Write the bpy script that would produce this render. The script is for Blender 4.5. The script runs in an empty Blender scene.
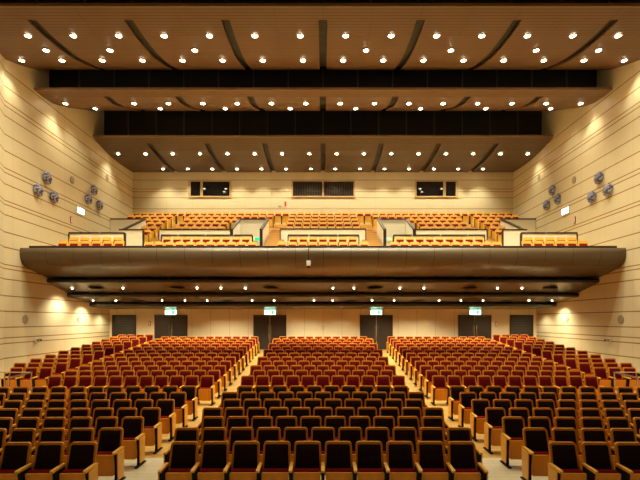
import bpy, bmesh, math, random
from mathutils import Vector, Matrix
random.seed(7)
PI = math.pi
C = bpy.context.scene.collection
S = bpy.context.scene
CZ = 3.0                                   # eye height above the front floor

# ------------------------------------------------------------------ camera
cam = bpy.data.objects.new('camera', bpy.data.cameras.new('camera'))
C.objects.link(cam)
cam.data.sensor_width = 36.0
cam.data.lens = 36.0 * 450 / 640
cam.data.shift_x = -3 / 640
cam.data.shift_y = 80 / 640
cam.data.clip_start = 0.1
cam.data.clip_end = 200
cam.location = (0, 0, CZ)
cam.rotation_euler = (PI / 2, 0, 0)
S.camera = cam

# ------------------------------------------------------------------ world, exposure
w = bpy.data.worlds.new('world'); S.world = w; w.use_nodes = True
w.node_tree.nodes['Background'].inputs[0].default_value = (1.0, 0.8, 0.6, 1)
w.node_tree.nodes['Background'].inputs[1].default_value = 0.0
S.view_settings.view_transform = 'Standard'
S.view_settings.look = 'None'
S.view_settings.gamma = 1
S.view_settings.use_curve_mapping = False
S.view_settings.exposure = 0.5
LAMP_W = 400.0            # ceiling downlights
UNDER_W = 280.0            # downlights under the balcony
WARM = (1.0, 0.96, 0.68)

# ------------------------------------------------------------------ materials
def mat(name, col, rough=0.5, metal=0.0, spec=0.5, noise=None, emit=None, estr=0):
    m = bpy.data.materials.new(name); m.use_nodes = True
    n = m.node_tree.nodes; l = m.node_tree.links
    b = n['Principled BSDF']
    b.inputs['Base Color'].default_value = (*col, 1)
    b.inputs['Roughness'].default_value = rough
    b.inputs['Metallic'].default_value = metal
    b.inputs['Specular IOR Level'].default_value = spec
    if emit:
        b.inputs['Emission Color'].default_value = (*emit, 1)
        b.inputs['Emission Strength'].default_value = estr
    if noise:
        scale, amt, stretch = noise
        tc = n.new('ShaderNodeTexCoord'); mp = n.new('ShaderNodeMapping')
        mp.inputs['Scale'].default_value = stretch
        nz = n.new('ShaderNodeTexNoise'); nz.inputs['Scale'].default_value = scale
        nz.inputs['Detail'].default_value = 4
        mx = n.new('ShaderNodeMix'); mx.data_type = 'RGBA'
        mx.inputs['A'].default_value = (*[c * (1 - amt) for c in col], 1)
        mx.inputs['B'].default_value = (*[min(1, c * (1 + amt)) for c in col], 1)
        l.new(tc.outputs['Object'], mp.inputs['Vector']); l.new(mp.outputs[0], nz.inputs['Vector'])
        l.new(nz.outputs['Fac'], mx.inputs['Factor']); l.new(mx.outputs['Result'], b.inputs['Base Color'])
    return m

def line_mat(name, col, linecol, axis, heights=None, eps=0.02, period=None, duty=0.1, rough=0.5, spec=0.4, namt=0.06, joints=None):
    """base colour with lines across one axis: at given heights, or repeating"""
    m = mat(name, col, rough, spec=spec)
    n = m.node_tree.nodes; l = m.node_tree.links; b = n['Principled BSDF']
    geo = n.new('ShaderNodeNewGeometry'); sep = n.new('ShaderNodeSeparateXYZ')
    l.new(geo.outputs['Position'], sep.inputs[0])
    src = sep.outputs['XYZ'.index(axis)]
    fac = None
    def add(a, c):
        if a is None: return c
        t = n.new('ShaderNodeMath'); t.operation = 'MAXIMUM'
        l.new(a, t.inputs[0]); l.new(c, t.inputs[1]); return t.outputs[0]
    if heights:
        for h in heights:
            c = n.new('ShaderNodeMath'); c.operation = 'COMPARE'
            l.new(src, c.inputs[0]); c.inputs[1].default_value = h; c.inputs[2].default_value = eps
            fac = add(fac, c.outputs[0])
    if period:
        d = n.new('ShaderNodeMath'); d.operation = 'DIVIDE'; l.new(src, d.inputs[0]); d.inputs[1].default_value = period
        f = n.new('ShaderNodeMath'); f.operation = 'FRACT'; l.new(d.outputs[0], f.inputs[0])
        c = n.new('ShaderNodeMath'); c.operation = 'LESS_THAN'; l.new(f.outputs[0], c.inputs[0]); c.inputs[1].default_value = duty
        fac = add(fac, c.outputs[0])
    nz = n.new('ShaderNodeTexNoise'); nz.inputs['Scale'].default_value = 1.3; nz.inputs['Detail'].default_value = 5
    l.new(geo.outputs['Position'], nz.inputs['Vector'])
    mx = n.new('ShaderNodeMix'); mx.data_type = 'RGBA'
    mx.inputs['A'].default_value = (*[c * (1 - namt) for c in col], 1)
    mx.inputs['B'].default_value = (*[min(1, c * (1 + namt)) for c in col], 1)
    l.new(nz.outputs['Fac'], mx.inputs['Factor'])
    outc = mx.outputs['Result']
    if joints:                               # faint panel joints: (axis, period, strength)
        jx, jp, js = joints
        d = n.new('ShaderNodeMath'); d.operation = 'DIVIDE'; l.new(sep.outputs['XYZ'.index(jx)], d.inputs[0]); d.inputs[1].default_value = jp
        f = n.new('ShaderNodeMath'); f.operation = 'FRACT'; l.new(d.outputs[0], f.inputs[0])
        c = n.new('ShaderNodeMath'); c.operation = 'LESS_THAN'; l.new(f.outputs[0], c.inputs[0]); c.inputs[1].default_value = 0.012
        k = n.new('ShaderNodeMath'); k.operation = 'MULTIPLY'; l.new(c.outputs[0], k.inputs[0]); k.inputs[1].default_value = js
        m3 = n.new('ShaderNodeMix'); m3.data_type = 'RGBA'; l.new(k.outputs[0], m3.inputs['Factor'])
        l.new(outc, m3.inputs['A']); m3.inputs['B'].default_value = (*linecol, 1)
        outc = m3.outputs['Result']
    m2 = n.new('ShaderNodeMix'); m2.data_type = 'RGBA'
    l.new(fac, m2.inputs['Factor']); l.new(outc, m2.inputs['A'])
    m2.inputs['B'].default_value = (*linecol, 1)
    l.new(m2.outputs['Result'], b.inputs['Base Color'])
    return m

STRIPES = [10.3, 9.64, 9.03, 8.84, 8.42, 7.66, 6.98, 6.27, 6.08, 5.61, 4.93, 4.77, 4.34, 3.63, 3.0, 2.29,
           2.12, 1.69, 1.0, .36, -.30, -.74, -.97, -1.58]
CREAM = (0.66, 0.555, 0.355)
M = {}
M['wall'] = line_mat('cream wall panel with brown grooves', CREAM, (0.30, 0.145, 0.04), 'Z', heights=[h + CZ for h in STRIPES], eps=0.024, rough=0.38, joints=('Y', 1.9, 0.25))
M['wall_back'] = line_mat('cream back wall panel with grooves', CREAM, (0.40, 0.24, 0.09), 'Z', heights=[h + CZ for h in STRIPES], eps=0.024, rough=0.38, joints=('X', 1.8, 0.3))
M['wall_plain'] = line_mat('cream plain wall panel', (0.70, 0.56, 0.36), (0.45, 0.32, 0.17), 'X', period=1.15, duty=0.02, rough=0.35)
M['white'] = mat('off white balcony partition', (0.88, 0.82, 0.68), 0.5, noise=(2, .04, (1, 1, 1)))
M['coping'] = mat('dark brown coping', (0.035, 0.019, 0.011), 0.45, spec=.2, noise=(6, .4, (1, 1, 1)))
M['planks'] = line_mat('brown ceiling slats', (0.17, 0.092, 0.045), (0.06, 0.03, 0.016), 'Y', period=0.16, duty=0.16, rough=0.5, namt=.12, joints=('X', 1.66, 0.5))
M['planks_dark'] = line_mat('dark brown ceiling slats', (0.11, 0.070, 0.044), (0.045, 0.026, 0.016), 'Y', period=0.2, duty=0.12, rough=0.5, namt=.12, joints=('X', 1.66, 0.4))
M['lip'] = mat('tan ceiling edge', (0.26, 0.165, 0.085), 0.4, noise=(3, .1, (1, 1, 1)))
M['black'] = mat('black painted void', (0.012, 0.010, 0.009), 0.6, noise=(3, .3, (1, 1, 1)))
M['void_frame'] = mat('charcoal catwalk metal', (0.09, 0.075, 0.06), 0.5)
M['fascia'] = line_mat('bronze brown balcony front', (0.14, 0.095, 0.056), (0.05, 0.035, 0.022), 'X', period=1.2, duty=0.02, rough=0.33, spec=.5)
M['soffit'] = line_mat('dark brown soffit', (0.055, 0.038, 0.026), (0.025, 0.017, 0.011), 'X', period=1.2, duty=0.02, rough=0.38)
M['nose'] = mat('near black ledge edge', (0.025, 0.018, 0.013), 0.35, noise=(3, .3, (1, 1, 1)))
def floor_mat():
    m = mat('oak plank floor', (0.55, 0.34, 0.14), 0.28, spec=.5)
    n = m.node_tree.nodes; l = m.node_tree.links; b = n['Principled BSDF']
    geo = n.new('ShaderNodeNewGeometry')
    br = n.new('ShaderNodeTexBrick'); br.inputs['Scale'].default_value = 1.0
    br.inputs['Brick Width'].default_value = 1.4; br.inputs['Row Height'].default_value = 0.14
    br.inputs['Mortar Size'].default_value = 0.006; br.inputs['Bias'].default_value = 0
    br.inputs['Color1'].default_value = (0.64, 0.38, 0.11, 1); br.inputs['Color2'].default_value = (0.50, 0.275, 0.07, 1)
    br.inputs['Mortar'].default_value = (0.25, 0.13, 0.04, 1)
    nz = n.new('ShaderNodeTexNoise'); nz.inputs['Scale'].default_value = 5
    br2 = n.new('ShaderNodeTexBrick'); br2.inputs['Scale'].default_value = 1.0
    br2.inputs['Brick Width'].default_value = 1.8; br2.inputs['Row Height'].default_value = 0.2
    br2.inputs['Mortar Size'].default_value = 0.006
    br2.inputs['Color1'].default_value = (0.60, 0.50, 0.34, 1); br2.inputs['Color2'].default_value = (0.54, 0.44, 0.29, 1)
    br2.inputs['Mortar'].default_value = (0.40, 0.30, 0.18, 1)
    l.new(geo.outputs['Position'], br.inputs['Vector']); l.new(geo.outputs['Position'], br2.inputs['Vector'])
    sep = n.new('ShaderNodeSeparateXYZ'); l.new(geo.outputs['Position'], sep.inputs[0])
    lt = n.new('ShaderNodeMath'); lt.operation = 'LESS_THAN'; l.new(sep.outputs[1], lt.inputs[0]); lt.inputs[1].default_value = 9.8
    mx = n.new('ShaderNodeMix'); mx.data_type = 'RGBA'; l.new(lt.outputs[0], mx.inputs['Factor'])
    l.new(br.outputs['Color'], mx.inputs['A']); l.new(br2.outputs['Color'], mx.inputs['B'])
    l.new(mx.outputs['Result'], b.inputs['Base Color'])
    return m
M['floor'] = floor_mat()
M['stairs'] = mat('oak stair tread', (0.72, 0.48, 0.20), 0.35, noise=(3, .12, (1, 8, 1)))
M['seat_wood'] = mat('orange brown seat wood', (0.52, 0.175, 0.006), 0.32, noise=(9, .18, (1, 1, .25)))
M['pan_wood'] = mat('orange seat underside wood', (0.85, 0.33, 0.012), 0.35, noise=(9, .12, (1, 1, .25)))
M['arm_wood'] = mat('honey seat arm wood', (0.76, 0.345, 0.028), 0.35, noise=(9, .15, (1, .3, 1)))
M['bal_wood'] = mat('golden seat wood', (0.74, 0.40, 0.055), 0.32, noise=(9, .12, (1, 1, .25)))
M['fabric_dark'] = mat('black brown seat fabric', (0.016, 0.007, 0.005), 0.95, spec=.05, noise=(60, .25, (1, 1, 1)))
M['fabric'] = mat('burgundy seat fabric', (0.10, 0.0035, 0.0035), 0.9, spec=.06, noise=(60, .25, (1, 1, 1)))
M['fabric_edge'] = mat('red seat cushion fabric', (0.19, 0.006, 0.006), 0.9, spec=.06, noise=(60, .2, (1, 1, 1)))
M['iron'] = mat('black seat metal', (0.008, 0.007, 0.007), 0.6, spec=.15)
M['door'] = mat('dark brown door leaf', (0.032, 0.02, 0.013), 0.4, noise=(6, .2, (1, 1, .2)))
M['louver'] = line_mat('dark louvred door', (0.03, 0.022, 0.017), (0.008, 0.007, 0.006), 'Z', period=0.16, duty=0.3, rough=0.4)
M['steel'] = mat('brushed steel', (0.6, 0.58, 0.55), 0.25, metal=1)
M['frame_wood'] = mat('pale window frame wood', (0.50, 0.32, 0.13), 0.4)
M['glass'] = mat('dark window glass', (0.006, 0.006, 0.007), 0.05, spec=.8)
M['curtain'] = line_mat('dark curtain', (0.045, 0.03, 0.02), (0.015, 0.01, 0.008), 'X', period=0.17, duty=.4, rough=.9)
M['bulb'] = mat('lit lamp lens', (1, .9, .7), 0.4, emit=(1.0, 0.86, 0.60), estr=28)
M['ring'] = mat('lamp trim ring', (0.25, 0.16, 0.09), 0.4)
M['exit_lit'] = mat('lit sign face', (.8, 1, .85), 0.4, emit=(0.50, 1.0, 0.70), estr=5)
M['exit_white'] = mat('lit white sign face', (1, 1, 1), 0.4, emit=(0.95, 1.0, 0.92), estr=6)
M['exit_green'] = mat('green sign figure', (.0, .45, .16), 0.4, emit=(0.0, 0.8, 0.3), estr=0.8)
M['sign_cyan'] = mat('lit cyan sign end', (.1, .7, .6), 0.4, emit=(0.1, 0.9, 0.75), estr=1.2)
M['sign_yellow'] = mat('yellow sign face', (.8, .6, .1), 0.4, emit=(1, 0.75, 0.2), estr=0.6)
M['red'] = mat('red enamel', (0.45, 0.02, 0.02), 0.4)
M['grille'] = mat('taupe speaker grille', (0.36, 0.28, 0.20), 0.6, noise=(80, .3, (1, 1, 1)))
M['knob_light'] = mat('pale lilac glass knob', (0.36, 0.34, 0.44), 0.2)
M['knob_dark'] = mat('slate blue glass knob', (0.11, 0.11, 0.18), 0.2)
M['plate_white'] = mat('white plastic', (0.75, 0.72, 0.66), 0.4)

# ------------------------------------------------------------------ mesh helpers
class MB:
    def __init__(s): s.bm = bmesh.new(); s.mats = []
    def mi(s, m):
        if m not in s.mats: s.mats.append(m)
        return s.mats.index(m)
    def box(s, x0, x1, y0, y1, z0, z1, m=None, bev=0):
        i = s.mi(m) if m else 0
        vs = [s.bm.verts.new(p) for p in ((x0, y0, z0), (x1, y0, z0), (x1, y1, z0), (x0, y1, z0), (x0, y0, z1), (x1, y0, z1), (x1, y1, z1), (x0, y1, z1))]
        fs = [s.bm.faces.new([vs[k] for k in f]) for f in ((3, 2, 1, 0), (4, 5, 6, 7), (0, 1, 5, 4), (1, 2, 6, 5), (2, 3, 7, 6), (3, 0, 4, 7))]
        for f in fs: f.material_index = i
        if bev:
            es = list({e for f in fs for e in f.edges})
            r = bmesh.ops.bevel(s.bm, geom=es, offset=bev, segments=2, affect='EDGES', profile=0.5)
            for f in r['faces']: f.material_index = i
        return vs
    def poly(s, pts, m=None):
        f = s.bm.faces.new([s.bm.verts.new(p) for p in pts]); f.material_index = s.mi(m) if m else 0
    def prism(s, pts2, axis, a, b, m=None):
        """pts2: outline in the two other axes (order x,y,z minus axis); extruded from a to b"""
        i = s.mi(m) if m else 0
        def P(p, t):
            if axis == 'X': return (t, p[0], p[1])
            if axis == 'Y': return (p[0], t, p[1])
            return (p[0], p[1], t)
        A = [s.bm.verts.new(P(p, a)) for p in pts2]; B = [s.bm.verts.new(P(p, b)) for p in pts2]
        n = len(pts2)
        fs = [s.bm.faces.new(A), s.bm.faces.new(B[::-1])]
        for k in range(n): fs.append(s.bm.faces.new((A[k], B[k], B[(k + 1) % n], A[(k + 1) % n])))
        for f in fs: f.material_index = i
        return A, B
    def tube(s, p, q, r, m=None, seg=10):
        i = s.mi(m) if m else 0
        p, q = Vector(p), Vector(q); d = q - p
        mt = Matrix.Translation((p + q) / 2) @ d.to_track_quat('Z', 'Y').to_matrix().to_4x4()
        r_ = bmesh.ops.create_cone(s.bm, cap_ends=True, segments=seg, radius1=r, radius2=r, depth=d.length, matrix=mt)
        for f in {f for v in r_['verts'] for f in v.link_faces}: f.material_index = i
    def ball(s, c, r, m=None, u=10, v=6, sc=(1, 1, 1)):
        i = s.mi(m) if m else 0
        r_ = bmesh.ops.create_uvsphere(s.bm, u_segments=u, v_segments=v, radius=r, matrix=Matrix.Translation(c) @ Matrix.Diagonal((*sc, 1)))
        for f in {f for v_ in r_['verts'] for f in v_.link_faces}: f.material_index = i
    def build(s, name, m=None, parent=None, smooth=False):
        if m and not s.mats: s.mats = [m]
        bmesh.ops.recalc_face_normals(s.bm, faces=s.bm.faces)
        me = bpy.data.meshes.new(name)
        s.bm.to_mesh(me); s.bm.free()
        for x in s.mats: me.materials.append(x)
        if smooth:
            for p in me.polygons: p.use_smooth = True
        o = bpy.data.objects.new(name, me); C.objects.link(o)
        if parent: o.parent = parent
        return o

def empty(name, loc=(0, 0, 0), rz=0):
    o = bpy.data.objects.new(name, None); C.objects.link(o)
    o.location = loc; o.rotation_euler = (0, 0, rz); o.empty_display_size = .1
    return o
def tag(o, label=None, cat=None, group=None, kind=None):
    if label: o['label'] = label
    if cat: o['category'] = cat
    if group: o['group'] = group
    if kind: o['kind'] = kind
    return o
def struct(o): o['kind'] = 'structure'; return o
def clone(o, parent=None, loc=None, rz=None):
    c = o.copy(); C.objects.link(c)
    if parent: c.parent = parent
    if loc is not None: c.location = loc
    if rz is not None: c.rotation_euler = (0, 0, rz)
    for ch in list(kids.get(o.name, o.children)): clone(ch, c)
    return c
kids = {}
def px(x, y, Z): return ((x - 323) * Z / 450, Z, CZ + (320 - y) * Z / 450)
ORD = ['zeroth', 'first', 'second', 'third', 'fourth', 'fifth', 'sixth', 'seventh', 'eighth', 'ninth', 'tenth', 'eleventh', 'twelfth', 'thirteenth',
       'fourteenth', 'fifteenth', 'sixteenth', 'seventeenth', 'eighteenth', 'nineteenth', 'twentieth', 'twenty-first', 'twenty-second', 'twenty-third',
       'twenty-fourth', 'twenty-fifth', 'twenty-sixth']

# ------------------------------------------------------------------ heights of the raked floor
TOP = 0.94
rowsL = [7.62 + .99 * k for k in range(7)]
hL = [2.06, 2.064, 2.06, 2.05, 2.035, 2.01, 1.98]
rowsU = [15.55 + .975 * k for k in range(12)]
hU = [1.92, 1.836, 1.76, 1.67, 1.58, 1.485, 1.40, 1.305, 1.21, 1.13, 1.04, .95]
prof = [(-4, 0.0), (11.0, 0.0)] + [(z, CZ - h - TOP) for z, h in zip(rowsL[4:], hL[4:])] + [(z, CZ - h - TOP) for z, h in zip(rowsU, hU)] + [(27.75, 1.2)]
def ramp(Z):
    for (a, p), (b, q) in zip(prof, prof[1:]):
        if Z <= b: return p + (q - p) * (Z - a) / (b - a)
    return prof[-1][1]

WX = 13.1
ZB = 27.6      # lower back wall
ZT = 31.0      # upper back wall
ZBEND = 18.5
wallpath = [(-8.2, -4.0), (-8.2, 6.8), (-WX, ZBEND)]
def wallx(Z):
    if Z >= ZBEND: return WX
    if Z <= 6.8: return 8.2
    return 8.2 + (WX - 8.2) * (Z - 6.8) / (ZBEND - 6.8)

# ------------------------------------------------------------------ floor and walls
fm = MB()
for (a, p), (b, q) in zip(prof, prof[1:]):
    n = 1
    fm.poly([(-13.4, a, p), (13.4, a, p), (13.4, b, q), (-13.4, b, q)])
fm.poly([(-13.4, -4, -.3), (13.4, -4, -.3), (13.4, 27.75, -.3), (-13.4, 27.75, -.3)])
fm.poly([(-13.4, -4, -.3), (-13.4, -4, 0), (13.4, -4, 0), (13.4, -4, -.3)])
fm.poly([(-13.4, 27.75, -.3), (-13.4, 27.75, 1.2), (13.4, 27.75, 1.2), (13.4, 27.75, -.3)])
bmesh.ops.remove_doubles(fm.bm, verts=fm.bm.verts, dist=1e-4)
struct(fm.build('floor', M['floor']))
st = MB(); st.box(-8.15, 8.15, -3.9, 4.4, 0.0, 1.0); st.box(-8.15, 8.15, 4.4, 4.5, 0.0, 1.02)
struct(st.build('stage_floor', M['stairs']))

for s, nm in ((-1, 'left'), (1, 'right')):
    mb = MB()
    pts = [(8.2, -4.0), (8.2, 6.8), (WX, ZBEND), (WX, ZT + .2)]
    outl = [(s * x, y) for x, y in pts] + [(s * (x + .3), y) for x, y in pts[::-1]]
    mb.prism(outl, 'Z', -.3, 16.6)
    struct(mb.build('wall_' + nm, M['wall']))
mb = MB(); mb.box(-WX, WX, ZT, ZT + .25, 8.0, 16.6); struct(mb.build('wall_back_upper', M['wall_back']))
# lower back wall with openings for the doors is a solid wall; the leaves stand proud in frames
mb = MB(); mb.box(-WX, WX, ZB, ZB + .2, 0.9, 3.9); struct(mb.build('wall_back', M['wall_plain']))
mb = MB(); mb.box(-8.2, 8.2, -4.2, -4.0, -.3, 16.6); struct(mb.build('wall_front', M['black']))
mb = MB(); mb.box(-13.4, 13.4, -4.2, ZT + .3, 16.3, 16.6); struct(mb.build('ceiling', M['black']))
for s in (-1, 1):
    pass

# ------------------------------------------------------------------ ceiling reflectors
PA = [(14.95, 10.40), (15.6, 10.40), (16.5, 10.42), (17.5, 10.54), (18.1, 10.64), (18.6, 10.76), (19.4, 11.0), (20.1, 11.25), (20.7, 11.5)]
PB = [(20.4, 10.42), (21.0, 10.42), (21.8, 10.50), (22.6, 10.72), (23.3, 10.98), (24.0, 11.28), (24.7, 11.55), (25.4, 11.8)]
PC = [(25.6, 10.40), (26.2, 10.28), (27.0, 10.15), (28.0, 10.08), (29.0, 10.06), (30.0, 10.10), (30.95, 10.16)]
SLOTS = [-10.1, -6.75, -3.39, 0, 3.39, 6.75, 10.1]
def pz(P, Z):
    for (a, p), (b, q) in zip(P, P[1:]):
        if Z <= b: return p + (q - p) * (Z - a) / (b - a)
    return P[-1][1]
def reflector(name, P, m, label):
    root = empty(name, (0, P[0][0], P[0][1] + CZ))
    def strip(mb, x0, x1, dz, P, th=.1):
        # solid slab that follows the profile, its ends cut to the side wall
        n = len(P); L = []
        for (Z, h) in P:
            wx = wallx(Z) - .01
            a = -wx if x0 is None else x0; b = wx if x1 is None else x1
            z = h + CZ + dz - root.location.z; y = Z - root.location.y
            L.append([mb.bm.verts.new(p) for p in ((a, y, z), (b, y, z), (b, y, z + th), (a, y, z + th))])
        mb.bm.faces.new(L[0]); mb.bm.faces.new(L[-1][::-1])
        for A, B in zip(L, L[1:]):
            for k in range(4): mb.bm.faces.new((A[k], A[(k + 1) % 4], B[(k + 1) % 4], B[k]))
    mb = MB(); hw = .15
    xs = [None] + [v for c in SLOTS for v in (c - hw, c + hw)] + [None]
    P2 = P[1:]
    for i in range(0, len(xs), 2): strip(mb, xs[i], xs[i + 1], 0, P2)
    strip(mb, None, None, 0, P[:2])
    struct_o = mb.build('slat_panel', m, root)
    mb = MB()
    for c in SLOTS: strip(mb, c - hw - .03, c + hw + .03, .13, P2, .08)
    mb.build('lighting_slot', M['black'], root)
    mb = MB()
    wx = wallx(P[0][0]) - .01
    mb.box(-wx, wx, -.04, .0, -.01, .10); mb.build('edge_strip', M['lip'], root)
    tag(root, kind='structure')
    return root
PY = [(9.2, 10.40), (10.0, 10.40), (11.0, 10.43), (12.2, 10.60), (13.4, 10.95), (14.5, 11.35)]
PX = [(3.0, 10.40), (4.0, 10.40), (5.2, 10.43), (6.4, 10.60), (7.6, 10.95), (8.8, 11.35)]
reflector('ceiling_stage', PX, M['planks'], '')
reflector('ceiling_over_front_rows', PY, M['planks'], '')
reflector('ceiling_front', PA, M['planks'], '')
reflector('ceiling_middle', PB, M['planks'], '')
reflector('ceiling_rear', PC, M['planks_dark'], '')
# dark catwalk screens seen in the gaps
for i, (Z, h0, h1, step) in enumerate(((15.7, 10.62, 13.2, 1.66), (21.5, 10.62, 13.2, 1.66), (26.9, 10.32, 13.2, 1.66))):
    wx = wallx(Z) - .02
    mb = MB(); mb.box(-wx, wx, Z, Z + .1, CZ + h0, CZ + h1)
    o = struct(mb.build('ceiling_void', M['black']))
    mb = MB()
    k = -8
    while k <= 8:
        x = k * step
        if abs(x) < wx - .1: mb.box(x - .03, x + .03, Z - .07, Z - .003, CZ + h0, CZ + h1 - .05)
        k += 1
    mb.box(-wx, wx, Z - .06, Z - .003, CZ + h0 + .42, CZ + h0 + .46)
    struct(mb.build('trim_catwalk', M['void_frame']))

# ------------------------------------------------------------------ balcony
fasc = [(19.45, 3.12), (19.42, 2.9), (19.45, 2.7), (19.55, 2.5), (19.72, 2.36), (20.0, 2.28), (20.4, 2.2), (20.9, 2.1), (21.35, 2.03)]
mb = MB()
mb.prism([(a, CZ + h) for a, h in fasc] + [(21.35, CZ + 2.42), (20.0, CZ + 2.5), (19.75, CZ + 2.7), (19.7, CZ + 3.12)], 'X', -WX + .01, WX - .01)
o = struct(mb.build('balcony_front', M['fascia']))
for p in o.data.polygons:
    p.use_smooth = abs(p.normal.x) < .5
mb = MB(); mb.box(-12.75, 12.75, 19.5, 19.72, CZ + 3.13, CZ + 3.22, bev=.02)
tag(mb.build('parapet_rail', M['coping']), 'long dark brown rail capping the curved balcony front', 'rail')
def ledge(n, pts, name):
    mb = MB()
    a0, h0, h1, b0, hb = pts
    # rounded nose, sloping underside
    outl = [(a0 + .1, h0), (a0 + .03, h0 - .03), (a0, h0 - .09), (a0 + .03, h1 + .03), (a0 + .1, h1)]
    mb.prism([(p, CZ + q) for p, q in outl], 'X', -WX + .01, WX - .01)
    struct(mb.build('trim_%d' % (n + 1), M['nose']))
    mb = MB()
    mb.prism([(a0 + .1, CZ + h1), (b0, CZ + hb), (b0, CZ + hb + .25), (a0 + .1, CZ + h0)], 'X', -WX + .01, WX - .01)
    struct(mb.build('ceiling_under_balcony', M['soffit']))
LED = [(21.3, 1.97, 1.76, 23.05, 1.40), (23.0, 1.38, 1.17, 25.25, 1.00), (25.2, .97, .75, 27.59, .68)]
for i, p in enumerate(LED): ledge(i + 1, p, '')

# terraces
AISLE = [(-9.75, -8.85), (-3.25, -2.2), (2.2, 3.25), (8.85, 9.75)]
BR = [30.2, 29.3, 28.4, 27.5, 26.6, 25.7]
BH = [7.25, 6.84, 6.41, 5.99, 5.54, 5.15]
BTOP = .92
def bfloor(k): return CZ + BH[k] - BTOP
FA, FB = CZ + 3.87 - BTOP, CZ + 4.28 - BTOP
mb = MB()
zlow = CZ + 2.0
def terr(x0, x1, y0, y1, zt, zb=None):
    mb.box(x0, x1, y0, y1, max(zt - .5, CZ + 2.46), zt)
mb.box(-WX + .01, WX - .01, 29.72, 30.99, bfloor(0) - .6, bfloor(0))
mb.box(-WX + .01, WX - .01, 30.4, 30.99, zlow, bfloor(0) - .61)
for s in (-1, 1):
    def T(a, b, y0, y1, zt):
        x0, x1 = sorted((s * a, s * b)); terr(x0, x1, y0, y1, zt)
    # inner side block
    T(3.25, 8.85, 28.83, 29.71, bfloor(1))
    T(5.3, 8.85, 27.93, 28.82, bfloor(2)); T(3.25, 5.3, 28.1, 28.82, bfloor(2))
    T(5.3, 8.85, 27.03, 27.92, bfloor(3)); T(5.3, 8.85, 26.0, 27.02, bfloor(4))
    # outer block
    T(9.75, WX - .01, 28.83, 29.71, bfloor(1)); T(9.75, WX - .01, 27.93, 28.82, bfloor(2))
    T(9.75, 10.88, 27.03, 27.92, bfloor(3)); T(9.75, 10.88, 26.1, 27.02, bfloor(4)); T(9.75, 10.88, 24.7, 26.1, bfloor(5))
    # front
    T(3.25, 8.85, 21.75, 22.7, FA); T(3.25, 8.85, 22.71, 25.6, FB)
    T(8.85, WX - .01, 20.75, 21.7, CZ + 3.9 - BTOP); T(8.85, WX - .01, 19.8, 20.74, CZ + 3.6 - BTOP)
    T(9.75, WX - .01, 21.71, 24.3, CZ + 3.9 - BTOP)
    T(3.25, 8.85, 19.8, 21.74, CZ + 2.55)
for k, (a, b) in zip((1, 2, 3, 4), ((28.83, 29.71), (27.93, 28.82), (27.03, 27.92), (26.0, 27.02))): terr(-2.2, 2.2, a, b, bfloor(k))
terr(-2.2, 2.2, 21.75, 22.7, FA); terr(-2.2, 2.2, 22.71, 25.6, FB); terr(-3.25, 3.25, 19.8, 21.74, CZ + 2.55)
mb.box(-WX + .01, WX - .01, 20.3, 30.98, CZ + 2.36, CZ + 2.45)
struct(mb.build('floor_balcony', M['stairs']))
mb = MB()
for a, b in AISLE:
    y = 21.75; z = FA; n = 17
    step = (29.71 - y) / n; rise = (bfloor(0) - FA) / n
    for k in range(n):
        mb.box(a + .01, b - .01, y + k * step, 29.7, z + (k - 1) * rise + (0.001), z + k * rise)
struct(mb.build('floor_aisle_stairs', M['stairs']))
mb = MB()
for a, b in AISLE:
    for k in range(n):
        y_ = 21.75 + k * step; z_ = FA + k * rise
        mb.box(a + .01, b - .01, y_ - .02, y_ - .001, z_ - .015, z_ + .004)
struct(mb.build('trim_nosing', M['seat_wood']))

# partitions with copings
def part_wall(name, label, x0, x1, Z, h0, h1, th=.1, cop=.07, ends=(0, 0), joints=()):
    """wall across the hall; optional dark end strips and coping joints"""
    r = empty(name, ((x0 + x1) / 2, Z, CZ + h0))
    lx = (x1 - x0) / 2
    m = MB(); m.box(-lx, lx, 0, th, 0, h1 - h0 - cop); m.build('wall_panel', M['white'], r)
    js = sorted([x0] + list(joints) + [x1])
    for a, b in zip(js, js[1:]):
        m = MB(); g = .03 if joints else 0
        m.box(a - r.location.x + (g if a != x0 else -.03), b - r.location.x - (g if b != x1 else -.03), -.04, th + .04, h1 - h0 - cop, h1 - h0, bev=.01)
        m.build('coping', M['coping'], r)
    for e, x in zip(ends, (-lx, lx)):
        if e:
            m = MB(); s = 1 if x > 0 else -1
            m.box(min(x, x + s * .05), max(x, x + s * .05), -.04, th + .04, 0, h1 - h0 - cop - .002); m.build('end_strip', M['coping'], r)
    return tag(r, label, 'partition', 'balcony partitions')
def slope_wall(name, label, X, y0, h0, y1, h1, base, th=.1):
    """low wall running front to back, top follows the rake"""
    r = empty(name, (X, y0, CZ + base)); L = y1 - y0
    m = MB(); m.prism([(0, 0), (L, 0), (L, h1 - base - .07), (0, h0 - base - .07)], 'X', -th / 2, th / 2); m.build('wall_panel', M['white'], r)
    m = MB(); m.prism([(-.03, h0 - base - .07), (L, h1 - base - .07), (L, h1 - base), (-.03, h0 - base)], 'X', -th / 2 - .04, th / 2 + .04); m.build('coping', M['coping'], r)
    m = MB(); m.box(-th / 2 - .03, th / 2 + .03, -.07, -.002, 0, h0 - base - .08); m.build('end_strip', M['coping'], r)
    return tag(r, label, 'partition', 'balcony partitions')
part_wall('balcony_partition', 'tall white partition with dark coping across the centre of the balcony', -2.42, 2.42, 25.75, 3.3, 5.24, ends=(1, 1))
part_wall('balcony_partition', 'low white partition with dark coping behind the central front balcony seats', -1.82, 1.87, 23.75, 3.35, 4.51, ends=(1, 1), joints=(-.74, .78))
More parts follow.
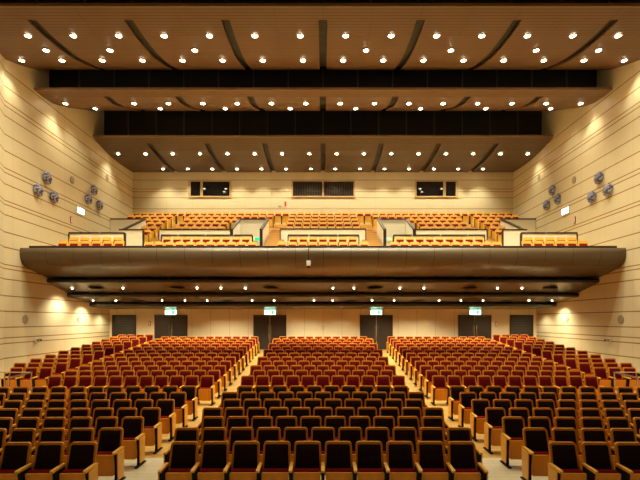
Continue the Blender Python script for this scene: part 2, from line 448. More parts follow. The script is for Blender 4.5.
for s, nm in ((-1, 'left'), (1, 'right')):
    def X(a, b): return sorted((s * a, s * b))
    a, b = X(5.28, 9.35)
    part_wall('balcony_partition', 'tall white partition under the %s middle block of balcony seats' % nm, a + (.0 if s < 0 else .06), b - (.06 if s < 0 else 0), 25.72, 3.3, 5.2, ends=(s < 0, s > 0))
    a, b = X(3.75, 8.5)
    part_wall('balcony_partition', 'low white partition behind the front balcony seats, %s of the centre' % nm, a, b, 23.75, 3.35, 4.51, ends=(1, 1), joints=[s * 7.65, s * 6.2, s * 4.72])
    # vomitory
    a, b = X(3.5, 5.14)
    part_wall('balcony_partition', 'white rear wall of the %s balcony entrance well' % nm, a, b, 28.0, 3.0, 6.31)
    slope_wall('balcony_partition', 'sloping white wall beside the stairs, %s of the centre block' % nm, s * 3.43, 25.0, 5.05, 28.05, 6.33, 3.0)
    slope_wall('balcony_partition', 'sloping white wall on the outer edge of the %s entrance well' % nm, s * 5.2, 25.65, 5.2, 28.05, 6.31, 3.0)
    # outer well
    a, b = X(11.06, WX - .02)
    part_wall('balcony_partition', 'white wall with dark coping meeting the %s side wall' % nm, a, b, 27.7, 3.0, 6.25)
    slope_wall('balcony_partition', 'sloping white wall with dark rail beside the %s side wall' % nm, s * 10.98, 24.62, 4.95, 27.75, 6.25, 3.0)
    a, b = X(9.8, 11.05)
    part_wall('balcony_partition', 'short white partition at the foot of the %s outer balcony stairs' % nm, a, b, 24.45, 3.0, 4.94, ends=(s > 0, s < 0))
    a, b = X(9.62, 12.25)
    part_wall('balcony_partition', 'low white partition behind the far %s balcony seats' % nm, a, b, 21.75, 3.0, 4.24, ends=(1, 1), joints=[s * 10.78])

# ------------------------------------------------------------------ doors, windows, signs
def door(n, x0, x1, top, louv=False):
    a, b = (x0 - 323) * ZB / 450, (x1 - 323) * ZB / 450
    zt = CZ + .31; r = empty('door_%d' % n, ((a + b) / 2, ZB, 1.2)); struct(r)
    w = (b - a) / 2; H = zt - 1.2
    m = MB()
    m.box(-w, -w + .05, -.06, .0, 0, H); m.box(w - .05, w, -.06, 0, 0, H); m.box(-w + .05, w - .05, -.06, 0, H - .05, H)
    m.build('door_frame', M['coping'], r)
    if louv:
        m = MB(); m.box(-w + .05, w - .05, -.03, -.0, 0, H - .05); m.build('leaf', M['louver'], r)
    else:
        for s in (-1, 1):
            m = MB(); x = sorted((s * .015, s * (w - .05))); m.box(x[0], x[1], -.045, 0, 0.01, H - .06, bev=.004)
            lf = m.build('leaf', M['door'], r)
            m = MB(); m.tube((s * .08, -.10, .55), (s * .08, -.10, 1.5), .018); m.tube((s * .08, -.045, .62), (s * .08, -.10, .62), .012); m.tube((s * .08, -.045, 1.43), (s * .08, -.10, 1.43), .012)
            m.build('handle', M['steel'], lf)
for n, (a, b, l) in enumerate(((112.4, 136, True), (154.8, 187.5, False), (253.5, 286.3, False), (360, 392.6, False), (458.3, 491, False), (509.7, 533, True))): door(n + 1, a, b, 315, l)

def exit_sign(name, label, loc, w, h, rz=0, face='exit_lit'):
    r = empty(name, loc, rz)
    m = MB(); m.box(-w / 2 - .02, w / 2 + .02, -.07, 0, -h / 2 - .02, h / 2 + .02, bev=.006); m.build('housing', M['plate_white'], r)
    m = MB(); m.box(-w / 2, w / 2, -.08, -.071, -h / 2, h / 2); m.build('lit_face', M[face], r)
    # running figure and doorway
    m = MB(); k = h
    m.box(.12 * w, .34 * w, -.086, -.081, -.42 * k, .42 * k)
    m.ball((-.06 * w, -.082, .27 * k), .09 * k, u=10, v=5, sc=(1, .1, 1))
    m.prism([(-.13 * w, .18 * k), (-.02 * w, .18 * k), (-.06 * w, -.12 * k), (-.16 * w, -.1 * k)], 'Y', -.086, -.081)
    m.prism([(-.10 * w, -.08 * k), (-.05 * w, -.12 * k), (.03 * w, -.4 * k), (-.02 * w, -.4 * k)], 'Y', -.086, -.081)
    m.prism([(-.16 * w, -.06 * k), (-.10 * w, -.1 * k), (-.24 * w, -.36 * k), (-.3 * w, -.33 * k)], 'Y', -.086, -.081)
    m.prism([(-.03 * w, .16 * k), (.07 * w, .02 * k), (.05 * w, -.02 * k), (-.05 * w, .08 * k)], 'Y', -.086, -.081)
    m.prism([(-.12 * w, .16 * k), (-.24 * w, .04 * k), (-.22 * w, .0 * k), (-.1 * w, .08 * k)], 'Y', -.086, -.081)
    m.build('pictogram', M['exit_green'], r)
    return tag(r, label, 'exit sign', 'lit exit signs')
for x, t in ((170.7, 'above the second door from the left on the back wall'), (270, 'above the double door left of centre'), (376.3, 'above the double door right of centre'), (475.3, 'above the second door from the right on the back wall')):
    p = px(x, 312.3, ZB - .07)
    exit_sign('exit_sign', 'green lit exit sign ' + t, (p[0], ZB - .001, p[2]), .66, .27)
for s, nm in ((-1, 'left'), (1, 'right')):
    Z = WX * 450 / 243.5; z = CZ + 109 * Z / 450
    exit_sign('exit_sign', 'bright white lit exit sign high on the %s side wall' % nm, (s * (WX - .001), Z, z), .62, .28, rz=-s * PI / 2, face='exit_white')
def small_sign(name, label, cat, loc, w, h, segs):
    r = empty(name, loc)
    m = MB(); m.box(-w / 2, w / 2, -.06, 0, -h / 2, h / 2); m.build('housing', M['plate_white'], r)
    for a, b, mt, nm in segs:
        m = MB(); m.box(-w / 2 + a * w + .01, -w / 2 + b * w - .01, -.07, -.061, -h / 2 + .015, h / 2 - .015); m.build(nm, mt, r)
    return tag(r, label, cat, 'entrance well signs')
small_sign('guide_sign', 'small green lit sign in the left balcony entrance well', 'sign', (-4.15, 27.99, CZ + 5.02), .45, .2, ((0, .3, M['sign_yellow'], 'lit_face'), (.3, 1, M['exit_green'], 'lit_face')))
small_sign('guide_sign', 'small cyan and yellow lit sign in the right balcony entrance well', 'sign', (4.2, 27.99, CZ + 5.02), .45, .2, ((0, .28, M['sign_cyan'], 'lit_face'), (.28, .75, M['sign_yellow'], 'lit_face'), (.75, 1, M['plate_white'], 'lit_face')))

# projection windows in the upper back wall
def window(n, x0, x1, y0, y1, panes, curtain=False):
    a, b = (x0 - 323) * ZT / 450, (x1 - 323) * ZT / 450
    zt, zb = CZ + (320 - y0) * ZT / 450, CZ + (320 - y1) * ZT / 450
    r = empty('window_%d' % n, ((a + b) / 2, ZT, zb)); struct(r); H = zt - zb
    ps = [((p - 323) * ZT / 450 - r.location.x, (q - 323) * ZT / 450 - r.location.x) for p, q in panes]
    m = MB(); A, B = a - r.location.x, b - r.location.x
    m.box(A, B, -.07, -.002, 0, .1); m.box(A, B, -.07, -.002, H - .1, H)
    xs = [A] + [v for p in ps for v in p] + [B]
    for i in range(0, len(xs), 2): m.box(xs[i], xs[i + 1], -.07, -.002, .1, H - .1)
    m.build('window_frame', M['frame_wood'], r)
    for p, q in ps:
        m = MB(); m.box(p, q, -.035, -.003, .1, H - .1); g = m.build('pane', M['glass'], r)
        if curtain:
            m = MB(); N = 26
            for k in range(N):
                xa, xb = p + (q - p) * k / N, p + (q - p) * (k + 1) / N
                m.prism([(xa, -.038), (xb, -.038), ((xa + xb) / 2, -.062)], 'Z', .1, H - .1)
            m.build('curtain', M['curtain'], r)
window(1, 188.5, 231.3, 180.3, 197.6, ((190.8, 200.6), (203, 229.7)))
window(2, 291.5, 355, 180.3, 197.6, ((293, 322.2), (323.8, 353.5)), True)
window(3, 414.7, 457.8, 180.3, 197.6, ((416.3, 443), (445.6, 455.5)))
for i, y in enumerate((178.6, 199)):
    pass

def wall_box(name, label, cat, loc, w, h, m, rz=0, d=.04, group=None, inner=None):
    r = empty(name, loc, rz)
    mb = MB(); mb.box(-w / 2, w / 2, -d, 0, -h / 2, h / 2, bev=.006); mb.build('case', m, r)
    if inner: mb = MB(); mb.box(-w / 2 + .03, w / 2 - .03, -d - .006, -d - .001, -h / 2 + .03, h / 2 - .03); mb.build('face_plate', inner, r)
    return tag(r, label, cat, group)
p = px(149.8, 323.5, ZB); wall_box('fire_call_box', 'small red fire call box on the left back wall', 'fire call box', p, .12, .28, M['red'], inner=M['plate_white'])
p = px(496, 324, ZB); wall_box('fire_call_box', 'small red fire call box on the right back wall', 'fire call box', p, .12, .28, M['red'], inner=M['plate_white'])
p = px(323, 327.8, ZB); wall_box('wall_switch_panel', 'small square brown-edged panel at the middle of the back wall', 'switch panel', p, .17, .22, M['grille'], inner=M['wall_plain'])
p = px(285.5, 204, ZT); wall_box('wall_tag', 'small red tag high on the upper back wall', 'tag', p, .12, .3, M['red'])
p = px(280, 206.3, ZT); wall_box('wall_vent', 'small brown vent beside the red tag on the upper back wall', 'vent', p, .22, .1, M['grille'])
for s, nm in ((-1, 'left'), (1, 'right')):
    Z = WX * 450 / 252; wall_box('fire_call_box', 'small red box below the white exit sign on the %s wall' % nm, 'fire call box', (s * WX, Z, CZ + 100 * Z / 450), .16, .34, M['red'], rz=-s * PI / 2, inner=M['plate_white'])
    # round grilles on the side walls
    for x, y, r_, t in ((25, 319.5, .17, 'nearest, at eye level'), (79, 319.5, .14, 'under the balcony'), (72, 180, .16, 'between the knobbed lamp clusters'), (107, 177.5, .15, 'high beside the rear ceiling panel')):
        Z = WX * 450 / (323 - x); e = empty('round_grille', (s * WX, Z, CZ + (320 - y) * Z / 450))
        m = MB(); m.tube((-s * .03, 0, 0), (0, 0, 0), r_, seg=20); m.build('grille_face', M['grille'], e)
        m = MB(); m.tube((-s * .02, 0, 0), (0, 0, 0), r_ + .025, seg=20); m.build('rim', M['lip'], e)
        tag(e, 'round beige grille on the %s side wall, %s' % (nm, t), 'grille', 'side wall grilles')
    Z = WX * 450 / 287; z = CZ - 20 * Z / 450
    e = empty('wall_camera', (s * WX, Z, z))
    m = MB(); m.box(-.05, 0, -.09, .09, -.1, .1, bev=.01)
    if s > 0: pass
    m.build('bracket', M['plate_white'], e)
    m = MB(); m.box(-.22, -.052, -.06, .06, -.07, .06, bev=.02); o = m.build('housing', M['grille'], e)
    m = MB(); m.tube((-.25, 0, -.005), (-.221, 0, -.005), .04); l_ = m.build('lens', M['iron'], o)
    if s < 0: e.rotation_euler = (0, 0, PI)
    tag(e, 'small white camera fixed low on the %s side wall' % nm, 'camera')

# knobbed glass wall lamps
def wall_lamp():
    r = empty('wall_lamp')
    m = MB(); m.tube((-.06, 0, 0), (0, 0, 0), .15, seg=20); m.build('wall_plate', M['steel'], r)
    m = MB(); m.ball((-.09, 0, 0), .23, u=16, v=10, sc=(.4, 1, 1)); m.build('lamp_body', M['knob_dark'], r, True)
    ld, ll = MB(), MB(); N = 46
    for k in range(N):
        t = math.acos(1 - 1.55 * (k + .5) / N); f = k * 2.39996
        c = (-.09 - .10 * math.cos(t), .25 * math.sin(t) * math.cos(f), .25 * math.sin(t) * math.sin(f))
        (ll if random.random() < .5 else ld).ball(c, .052, u=8, v=6)
    ll.build('pale_knobs', M['knob_light'], r, True); ld.build('dark_knobs', M['knob_dark'], r, True)
    return r
proto = wall_lamp(); first = True
for s, nm in ((-1, 'left'), (1, 'right')):
    for (x, y, t) in ((45.5, 178, 'top of the nearer group of three'), (36.4, 190, 'lower nearer one of the nearer group of three'), (52.5, 197, 'lowest of the nearer group of three'),
                      (92.6, 190, 'top of the farther group of three'), (87, 199, 'lower nearer one of the farther group of three'), (98.3, 205, 'lowest of the farther group of three')):
        Z = WX * 450 / (323 - x); loc = (s * WX, Z, CZ + (320 - y) * Z / 450)
        o = proto if first else clone(proto); first = False
        o.location = loc; o.rotation_euler = (0, 0, 0 if s > 0 else PI)
        tag(o, 'knobbed glass lamp on the %s wall, %s' % (nm, t), 'wall lamp', 'knobbed wall lamps')

# stainless handrails in front of the raised outer seats
for s, nm in ((-1, 'left'), (1, 'right')):
    e = empty('handrail', (s * 9.95, 14.2, 0.0)); e['label'] = 'brushed steel handrail at the front of the raised %s outer seats' % nm; e['category'] = 'handrail'
    z = 1.17
    m = MB(); m.tube((0, 0, z), (0, 1.2, z + .04), .026); m.build('top_rail', M['steel'], e)
    m = MB(); m.tube((0, 1.2, z + .04), (s * 1.9, 1.2, z + .04), .018); m.build('cross_rail', M['steel'], e)
    for x, y in ((0, .05), (0, 1.17)):
        m = MB(); m.tube((x, y, ramp(14.2 + y)), (x, y, z), .022); m.build('post', M['steel'], e)
    for x in (.95, 1.9):
        m = MB(); m.tube((s * x, 1.2, ramp(15.4)), (s * x, 1.2, z + .04), .02); m.build('post', M['steel'], e)

# camera hanging below the balcony front
e = empty('hanging_camera', (-.62, 19.3, CZ + 2.42)); tag(e, 'small white camera on a thin rod under the balcony front centre', 'camera')
m = MB(); m.tube((0, 0, .12), (0, 0, .78), .012); m.tube((0, 0, .77), (0, .3, .77), .012); m.build('rod', M['iron'], e)
m = MB(); m.box(-.09, .09, -.09, .09, -.1, .12, bev=.02); m.build('housing', M['plate_white'], e)
m = MB(); m.ball((0, 0, -.12), .07, u=12, v=8); m.build('dome', M['iron'], e, True)

# ------------------------------------------------------------------ downlights
def downlight(name, r, watts, size=1.9, blend=1.0):
    e = empty(name)
    m = MB()
    N = 20
    for k in range(N):
        a, b = 2 * PI * k / N, 2 * PI * (k + 1) / N
        q = lambda t, rr, z: (rr * math.cos(t), rr * math.sin(t), z)
        m.poly([q(a, r, 0), q(b, r, 0), q(b, r * 1.35, -.0), q(a, r * 1.35, -.0)]); m.poly([q(a, r, -.03), q(b, r, -.03), q(b, r * 1.35, -.02), q(a, r * 1.35, -.02)])
        m.poly([q(a, r * 1.35, 0), q(b, r * 1.35, 0), q(b, r * 1.35, -.02), q(a, r * 1.35, -.02)]); m.poly([q(a, r, 0), q(b, r, 0), q(b, r, -.03), q(a, r, -.03)])
    bmesh.ops.remove_doubles(m.bm, verts=m.bm.verts, dist=1e-4)
    m.build('trim_ring', M['ring'], e)
    m = MB(); m.ball((0, 0, -.012), r * .98, u=16, v=8, sc=(1, 1, .35)); m.build('lens', M['bulb'], e, True)
    ld = bpy.data.lights.new(name, 'SPOT'); ld.energy = watts; ld.color = WARM; ld.spot_size = size; ld.spot_blend = blend; ld.shadow_soft_size = r * .8
    lo = bpy.data.objects.new('lamp', ld); C.objects.link(lo); lo.parent = e; lo.location = (0, 0, -.1)
    return e
def place_lamps(proto, items, group):
    for i, (x, y, z, label) in enumerate(items):
        o = proto if i == 0 else clone(proto)
        o.location = (x, y, z - .012)
        tag(o, label, 'downlight', group)
def cols(ks, sp=1.66, off=.83):
    return sorted([-(off + sp * k) for k in ks] + [off + sp * k for k in ks])
def row(P, Z, xs, where):
    n = len(xs); out = []
    for i, x in enumerate(xs):
        out.append((x, Z, CZ + pz(P, Z) - .004, 'round lit ceiling downlight, %s from left, %s' % (ORD[i + 1], where)))
    return out
itA = row(PA, 16.45, cols(range(7)), 'front row of the nearest ceiling panel')
itA += row(PA, 17.55, [-10.8, -8.31, -5.0, 1.68, 4.99, 8.31, 10.75], 'middle row of the nearest ceiling panel')
itA += row(PA, 18.6, [x for x in cols(range(8)) if abs(x) < 12.7], 'rear row of the nearest ceiling panel')
itB = row(PB, 21.75, [x for x in cols(range(8)) if abs(x + 10.79) > .1], 'front row of the second ceiling panel')
itB += row(PB, 23.4, cols(range(4), 3.38, 1.70), 'rear row of the second ceiling panel')
itC = row(PC, 27.35, cols(range(8)), 'front row of the rear ceiling panel')
itC += row(PC, 30.0, cols(range(7), 1.64, .82), 'rear row of the rear ceiling panel')
itY = row(PY, 10.8, cols(range(5)), 'added out of view above the front seats') + row(PX, 4.6, cols(range(4)), 'added out of view above the stage edge')  # out-of-view lamps, added to brighten the lower seat fronts and front floor
place_lamps(downlight('ceiling_downlight', .11, LAMP_W * .2), itY, 'added downlights above the stage edge and front seats')
for rr, wt, its, g in ((.105, 1, itA, 'downlights on the nearest ceiling panel'), (.105, 1, itB, 'downlights on the second ceiling panel'), (.10, .75, itC, 'downlights on the rear ceiling panel')):
    place_lamps(downlight('ceiling_downlight', rr, LAMP_W * wt), [t for t in its if abs(t[0]) < 11.6], g)
    place_lamps(downlight('ceiling_downlight', rr, LAMP_W * wt * .55), [t for t in its if abs(t[0]) >= 11.6], g)    # dimmer ones next to the side walls

def under(li, xs, y, where):
    a0, h0, h1, b0, hb = LED[li]; out = []
    # where the ray through image row y meets the sloping soffit
    k = (320 - y) / 450; sl = (hb - h1) / (b0 - a0 - .1)
    Z = (h1 - sl * (a0 + .1)) / (k - sl)
    for i, x in enumerate(xs): out.append(((x - 323) * Z / 450, Z, CZ + k * Z - .004, 'small lit downlight under the balcony, %s from left, %s' % (ORD[i + 1], where)))
    return out
u = under(0, [72, 123, 197, 221, 245.5, 333, 354, 400, 424, 497.5, 522], 288, 'nearest row')
u += under(1, [93, 116, 162, 185, 207.3, 252, 274, 314, 332.5, 372, 394, 439, 461, 483, 529, 552], 300.3, 'middle row')
u += under(2, [110.5, 153, 215, 236, 296, 313, 341, 381, 409, 430, 492, 534], 307.75, 'rear row')
place_lamps(downlight('soffit_downlight', .065, UNDER_W, 2.5, 1.0), u[:27], 'downlights under the balcony')
place_lamps(downlight('soffit_downlight', .04, UNDER_W * .42, 2.4, 1.0), u[27:], 'downlights under the balcony')
# oval vents in the soffit
vi = 0
for li, xs, y in ((0, [96, 177, 270.5, 375, 469, 550], 288), (1, [137, 227.5, 351, 418, 506], 300.5)):
    for x, yy, z, _ in under(li, xs, y, ''):
        vi += 1
        e = empty('soffit_vent', (x, yy, z - .012))
        m = MB(); m.tube((0, 0, -.015), (0, 0, .0), .36, seg=24); m.build('vent_ring', M['nose'], e)
        m = MB(); m.tube((0, 0, -.03), (0, 0, -.016), .24, seg=24); m.build('vent_core', M['black'], e)
        n_ = vi if li == 0 else vi - 6
        tag(e, 'round dark vent under the balcony, %s from left, %s row' % (ORD[n_], 'nearest' if li == 0 else 'second'), 'vent', 'vents under the balcony')

# ------------------------------------------------------------------ seats
def rtrap(wb, wt, z0, z1, y0, y1, rt, rb, n=4, bow=0):
    """rounded trapezoid outline, leaning from y0 (bottom) to y1 (top); CCW seen from the front"""
    pts = []
    def yy(z): return y0 + (y1 - y0) * (z - z0) / (z1 - z0)
    def hw(z):
        t = (z - z0) / (z1 - z0); return (wb + (wt - wb) * (1 - (1 - t) ** 1.8)) / 2
    def corner(cx, cz, r, a0, a1, sx):
        for k in range(n + 1):
            a = a0 + (a1 - a0) * k / n
            pts.append((cx + r * math.cos(a), cz + r * math.sin(a)))
    corner(hw(z0) - rb, z0 + rb, rb, -PI / 2, 0, 1)
    for f in (.2, .4, .65): pts.append((hw(z0 + (z1 - z0) * f), z0 + (z1 - z0) * f))
    corner(hw(z1) - rt, z1 - rt, rt, 0, PI / 2, 1)
    corner(-hw(z1) + rt, z1 - rt, rt, PI / 2, PI, 1)
    for f in (.65, .4, .2): pts.append((-hw(z0 + (z1 - z0) * f), z0 + (z1 - z0) * f))
    corner(-hw(z0) + rb, z0 + rb, rb, PI, 1.5 * PI, 1)
    return [(x, yy(z), z) for x, z in pts]
def ring(mb, A, B, C_, D):
    """A outer front, B inner front, C_ outer back, D inner back"""
    n = len(A); V = [[mb.bm.verts.new(p) for p in L] for L in (A, B, C_, D)]
    for k in range(n):
        j = (k + 1) % n
        for P, Q in ((0, 1), (0, 2), (1, 3), (2, 3)):
            mb.bm.faces.new((V[P][k], V[P][j], V[Q][j], V[Q][k]))
def pad(mb, O, bulge, depth):
    """cushion: outline, an inset loop pushed forward, and a back"""
    n = len(O); cx = 0; cz = sum(p[2] for p in O) / n; cy = sum(p[1] for p in O) / n
    back = [mb.bm.verts.new((p[0], p[1] + depth, p[2])) for p in O]
    edge = [mb.bm.verts.new(p) for p in O]
    f1 = [mb.bm.verts.new((p[0] * .93, cy + (p[1] - cy) * .93 - bulge * .7, cz + (p[2] - cz) * .93)) for p in O]
    f2 = [mb.bm.verts.new((p[0] * .6, cy + (p[1] - cy) * .6 - bulge, cz + (p[2] - cz) * .6)) for p in O]
    for L0, L1 in ((back, edge), (edge, f1), (f1, f2)):
        for k in range(n): mb.bm.faces.new((L0[k], L0[(k + 1) % n], L1[(k + 1) % n], L1[k]))
    mb.bm.faces.new(f2); mb.bm.faces.new(back[::-1])
off = lambda L, dy: [(x, y + dy, z) for x, y, z in L]
def seat_meshes(w, head, wood, arm, fab, fab2, top=.94, pan=.52):
    """returns the meshes of one tip-up seat with the cushion folded up; x centre, faces -Y"""
    out = {}
    z0, z1 = .42, top
    y0, y1 = -.13, .0
    def yy(z): return y0 + (y1 - y0) * (z - z0) / (z1 - z0)
    O = rtrap(w - .03, w - .065, z0, z1, y0, y1, .06, .02)
    I = rtrap(w - .094, w - .132, z0 + .03, z1 - head, yy(z0 + .03), yy(z1 - head), .03, .015)
    m = MB(); ring(m, O, I, off(O, .05), off(I, .05))
    # rear shell
    n = len(I); m.bm.faces.new([m.bm.verts.new(p) for p in off(I, .045)])
    out['backrest_frame'] = (m, wood)
    m = MB(); pad(m, off(I, .012), .028, .028); out['backrest_cushion'] = (m, fab)
    m = MB(); m.box(-w / 2 + .05, w / 2 - .05, -.285, -.17, .17, pan + .035, bev=.03); out['seat_cushion'] = (m, fab2)
    pl = rtrap(w - .11, w - .08, .13, pan, -.305, -.318, .012, .05, n=3)
    m = MB(); V = [[m.bm.verts.new(p) for p in L] for L in (pl, off(pl, .03))]
    for k in range(len(pl)): m.bm.faces.new((V[0][k], V[0][(k + 1) % len(pl)], V[1][(k + 1) % len(pl)], V[1][k]))
    m.bm.faces.new(V[0]); m.bm.faces.new(V[1][::-1]); out['seat_underside'] = (m, M['pan_wood'] if top > .93 else wood)
    def armcap(x, wd):
        m = MB(); m.prism([(-.47, .57), (-.47, .60), (-.44, .615), (-.10, .625), (-.07, .61), (-.07, .585), (-.40, .578)], 'X', x - wd, x + wd); return m
    def side(x):
        m = MB(); m.prism([(-.38, .03), (-.14, .03), (-.12, .3), (-.12, .582), (-.40, .568), (-.36, .3)], 'X', x - .028, x + .028)
        m.box(x - .035, x + .035, -.50, -.02, 0, .03, bev=.008); return m
    h = w / 2
    out['armrest'] = (armcap(-h, .028), arm); out['side_support'] = (side(-h), M['iron'])
    out['armrest_r'] = (armcap(h, .028), arm); out['side_support_r'] = (side(h), M['iron'])
    for k, s in (('end_panel', -1), ('end_panel_r', 1)):
        m = MB(); m.prism([(-.385, .08), (-.14, .08), (-.12, .582), (-.405, .569)], 'X', *sorted((s * (h + .029), s * (h + .045)))); out[k] = (m, arm)
    res = {}
    for k, (m, mt) in out.items():
        bmesh.ops.recalc_face_normals(m.bm, faces=m.bm.faces)
        me = bpy.data.meshes.new(k.replace('_r', '') if k.endswith('_r') else k); m.bm.to_mesh(me); m.bm.free(); me.materials.append(mt)
        if k in ('backrest_cushion', 'seat_cushion'):
            for p in me.polygons: p.use_smooth = True
        res[k] = me
    return res
NAMES = {'armrest_r': 'armrest', 'side_support_r': 'side_support', 'end_panel_r': 'end_panel'}
def seat_parts(left_end, right_end):
    ks = ['backrest_frame', 'backrest_cushion', 'seat_cushion', 'seat_underside', 'armrest', 'side_support']
    if left_end: ks.append('end_panel')
    if right_end: ks += ['armrest_r', 'side_support_r', 'end_panel_r']
    return ks
PROTO = {}
def put_seat(name, meshes, loc, rz, le, re, label, cat, group):
    """first of its kind is built, every later one copies it part by part"""
    key = (name, meshes['backrest_cushion'].name, le, re)
    if key not in PROTO:
        r = empty(name, loc, rz); lst = []
        for k in seat_parts(le, re):
            o = bpy.data.objects.new(NAMES.get(k, k), meshes[k]); C.objects.link(o); o.parent = r; lst.append(o)
        PROTO[key] = (r, lst)
    else:
        r0, lst = PROTO[key]
        r = r0.copy(); C.objects.link(r); r.location = loc; r.rotation_euler = (0, 0, rz)
        for o in lst:
            c = o.copy(); C.objects.link(c); c.parent = r
    tag(r, label, cat, group)
    return r

W = .52
GM = seat_meshes(W, .040, M['seat_wood'], M['arm_wood'], M['fabric'], M['fabric_edge'])
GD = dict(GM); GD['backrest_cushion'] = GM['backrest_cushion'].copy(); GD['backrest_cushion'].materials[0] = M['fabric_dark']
seats = []          # (x, y, z, rz, left_end, right_end, label, group)
def arc(Zc, X, R): return Zc - X * X / (2 * R)
def add_row(xs, Zc, R, lift, rowname, block, side, keep=None):
    xs = sorted(xs); n = len(xs)
    for i, x in enumerate(xs):
        y = arc(Zc, x, R); z = ramp(y) + lift
        if side == 0: k, ref = i + 1, 'from left'
        elif side < 0: k, ref = n - i, 'from the aisle'
        else: k, ref = i + 1, 'from the aisle'
        lab = '%s, %s %s, %s row of %s' % ('dark wood-framed seat' if 'lower' in block else 'red wood-framed seat', ORD[k], ref, rowname, block)
        seats.append((x, y, z, -x / R, i == 0, i == n - 1, lab, 'auditorium seats in the ' + block))
for k in range(7):
    n = 11 if k % 2 else 10
    add_row([(i - (n - 1) / 2) * W for i in range(n)], rowsL[k], 200, 0, ORD[k + 1] if k else 'front', 'lower centre block', 0)
    for s in (-1, 1):
        nn = min(12, int((330 * (rowsL[k] - .1) / 450 - 3.98) / .548) + 1)
        xs = [s * (4.04 + .548 * i) for i in range(nn)]
        add_row(xs, rowsL[k], 200, 0, ORD[k + 1] if k else 'front', 'lower left block' if s < 0 else 'lower right block', s)
for k in range(12):
    n = 10 if k % 2 else 11
    rn = ORD[k + 1] if k else 'front'
    add_row([(i - (n - 1) / 2) * W for i in range(n)], rowsU[k], 500, 0, rn, 'upper centre block', 0)
    for s in (-1, 1):
        add_row([s * (4.0 + W * i) for i in range(11)], rowsU[k], 500, 0, rn, 'upper left block' if s < 0 else 'upper right block', s)
        if k:
            add_row([s * (10.1 + .53 * i) for i in range(3 if k == 1 else 4)], rowsU[k], 500, .12, ORD[k] if k > 1 else 'front', 'raised outer left block' if s < 0 else 'raised outer right block', s)
seats.sort(key=lambda t: t[1])
near, far = seats[:300], seats[300:]
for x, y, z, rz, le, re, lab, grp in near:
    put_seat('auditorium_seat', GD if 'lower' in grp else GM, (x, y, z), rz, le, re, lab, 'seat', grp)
# the remaining small rows as one object
allm = [M['pan_wood'], M['seat_wood'], M['arm_wood'], M['fabric'], M['fabric_edge'], M['iron']]
bm = bmesh.new()
for x, y, z, rz, le, re, lab, grp in far:
    T_ = Matrix.Translation((x, y, z)) @ Matrix.Rotation(rz, 4, 'Z')
    for k in seat_parts(le, re):
        me = GM[k]; idx = allm.index(me.materials[0]); vs = [bm.verts.new(T_ @ v.co) for v in me.vertices]
        for p in me.polygons:
            f = bm.faces.new([vs[i] for i in p.vertices]); f.material_index = idx; f.smooth = p.use_smooth
me = bpy.data.meshes.new('auditorium_seat_rows')
bm.to_mesh(me); bm.free()
for m_ in allm: me.materials.append(m_)
o = bpy.data.objects.new('auditorium_seat_rows', me); C.objects.link(o)
tag(o, 'rear rows of small dark red wood-framed seats rising towards the back wall', 'seats', kind='stuff')
# raised platforms under the outer seats
for s, nm in ((-1, 'left'), (1, 'right')):
    mb = MB(); pr = [(z, ramp(z) + .119) for z in [15.55] + rowsU[1:] + [27.58]]
    x = sorted((s * 9.86, s * (WX - .01)))
    mb.prism(pr + [(27.58, -.2), (15.55, -.2)], 'X', x[0], x[1]); struct(mb.build('floor_raised_' + nm, M['floor']))

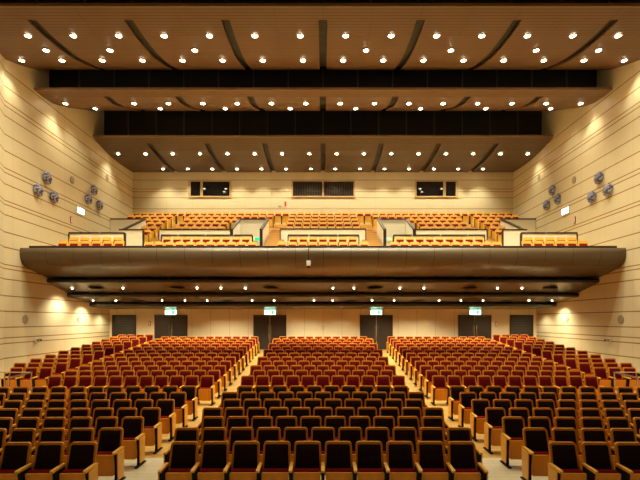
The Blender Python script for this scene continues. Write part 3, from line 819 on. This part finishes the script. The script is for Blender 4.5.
# balcony seats
WB = .50
BM_ = seat_meshes(WB, .135, M['bal_wood'], M['bal_wood'], M['fabric_edge'], M['fabric_edge'], top=.92, pan=.57)
def brow(xs, Z, zf, rowname, block, ends=(True, True)):
    xs = sorted(xs); n = len(xs)
    for i, x in enumerate(xs):
        le = (i == 0 and ends[0]) or (i > 0 and xs[i] - xs[i - 1] > WB * 1.3); re = i == n - 1 and ends[1]
        put_seat('balcony_seat', BM_, (x, Z, zf), 0, le, re, 'golden balcony seat, %s from left, %s' % (ORD[i + 1] if i + 1 < len(ORD) else 'twenty-fifth', rowname), 'seat', block)
for side, lo, hi, en in (('left part', -25, -9, (True, False)), ('centre part', -8, 8, (False, False)), ('right part', 9, 25, (False, True))):
    brow([i * WB for i in range(lo, hi + 1)], BR[0], bfloor(0), side + ' of the topmost balcony row', 'topmost balcony row', en)
rnames = {1: 'second row down', 2: 'third row down', 3: 'fourth row down', 4: 'fifth row down', 5: 'sixth row down'}
for k in (1, 2, 3, 4):
    brow([i * WB for i in range(-4, 5)], BR[k], bfloor(k), rnames[k] + ', balcony centre block', 'upper balcony seats, centre block')
for s, nm in ((-1, 'left'), (1, 'right')):
    brow([s * (3.45 + .505 * i) for i in range(11)], BR[1], bfloor(1), rnames[1] + ', balcony inner %s block' % nm, 'upper balcony seats, inner %s block' % nm)
    for k in (2, 3, 4): brow([s * (8.57 - .505 * i) for i in range(6 if k > 2 else 7)], BR[k], bfloor(k), rnames[k] + ', balcony inner %s block' % nm, 'upper balcony seats, inner %s block' % nm)
    for k, x0, n in ((1, 10.0, 6), (2, 10.02, 3), (3, 10.02, 2), (4, 10.05, 2), (5, 10.05, 1)):
        brow([s * (x0 + .505 * i) for i in range(n)], BR[k], bfloor(k), rnames[k] + ', balcony outer %s block' % nm, 'upper balcony seats, outer %s block' % nm)
    brow([s * (3.52 + .51 * i) for i in range(11)], 22.3, FA, 'front row, balcony lower %s block' % nm, 'front balcony seats, %s' % nm)
    brow([s * (3.97 + .508 * i) for i in range(9)], 23.2, FB, 'second row, balcony lower %s block' % nm, 'front balcony seats, %s' % nm)
    brow([s * (9.66 + .515 * i) for i in range(5)], 21.2, CZ + 3.9 - BTOP, 'second row, far %s balcony corner' % nm, 'far %s balcony seats' % nm)
    brow([s * (9.24 + .51 * i) for i in range(6)], 20.42, CZ + 3.6 - BTOP, 'front row, far %s balcony corner' % nm, 'far %s balcony seats' % nm)
brow([i * .51 for i in range(-4, 5)], 22.3, FA, 'front row, balcony lower centre block', 'front balcony seats, centre')
brow([i * .508 for i in range(-3, 4)], 23.2, FB, 'second row, balcony lower centre block', 'front balcony seats, centre')
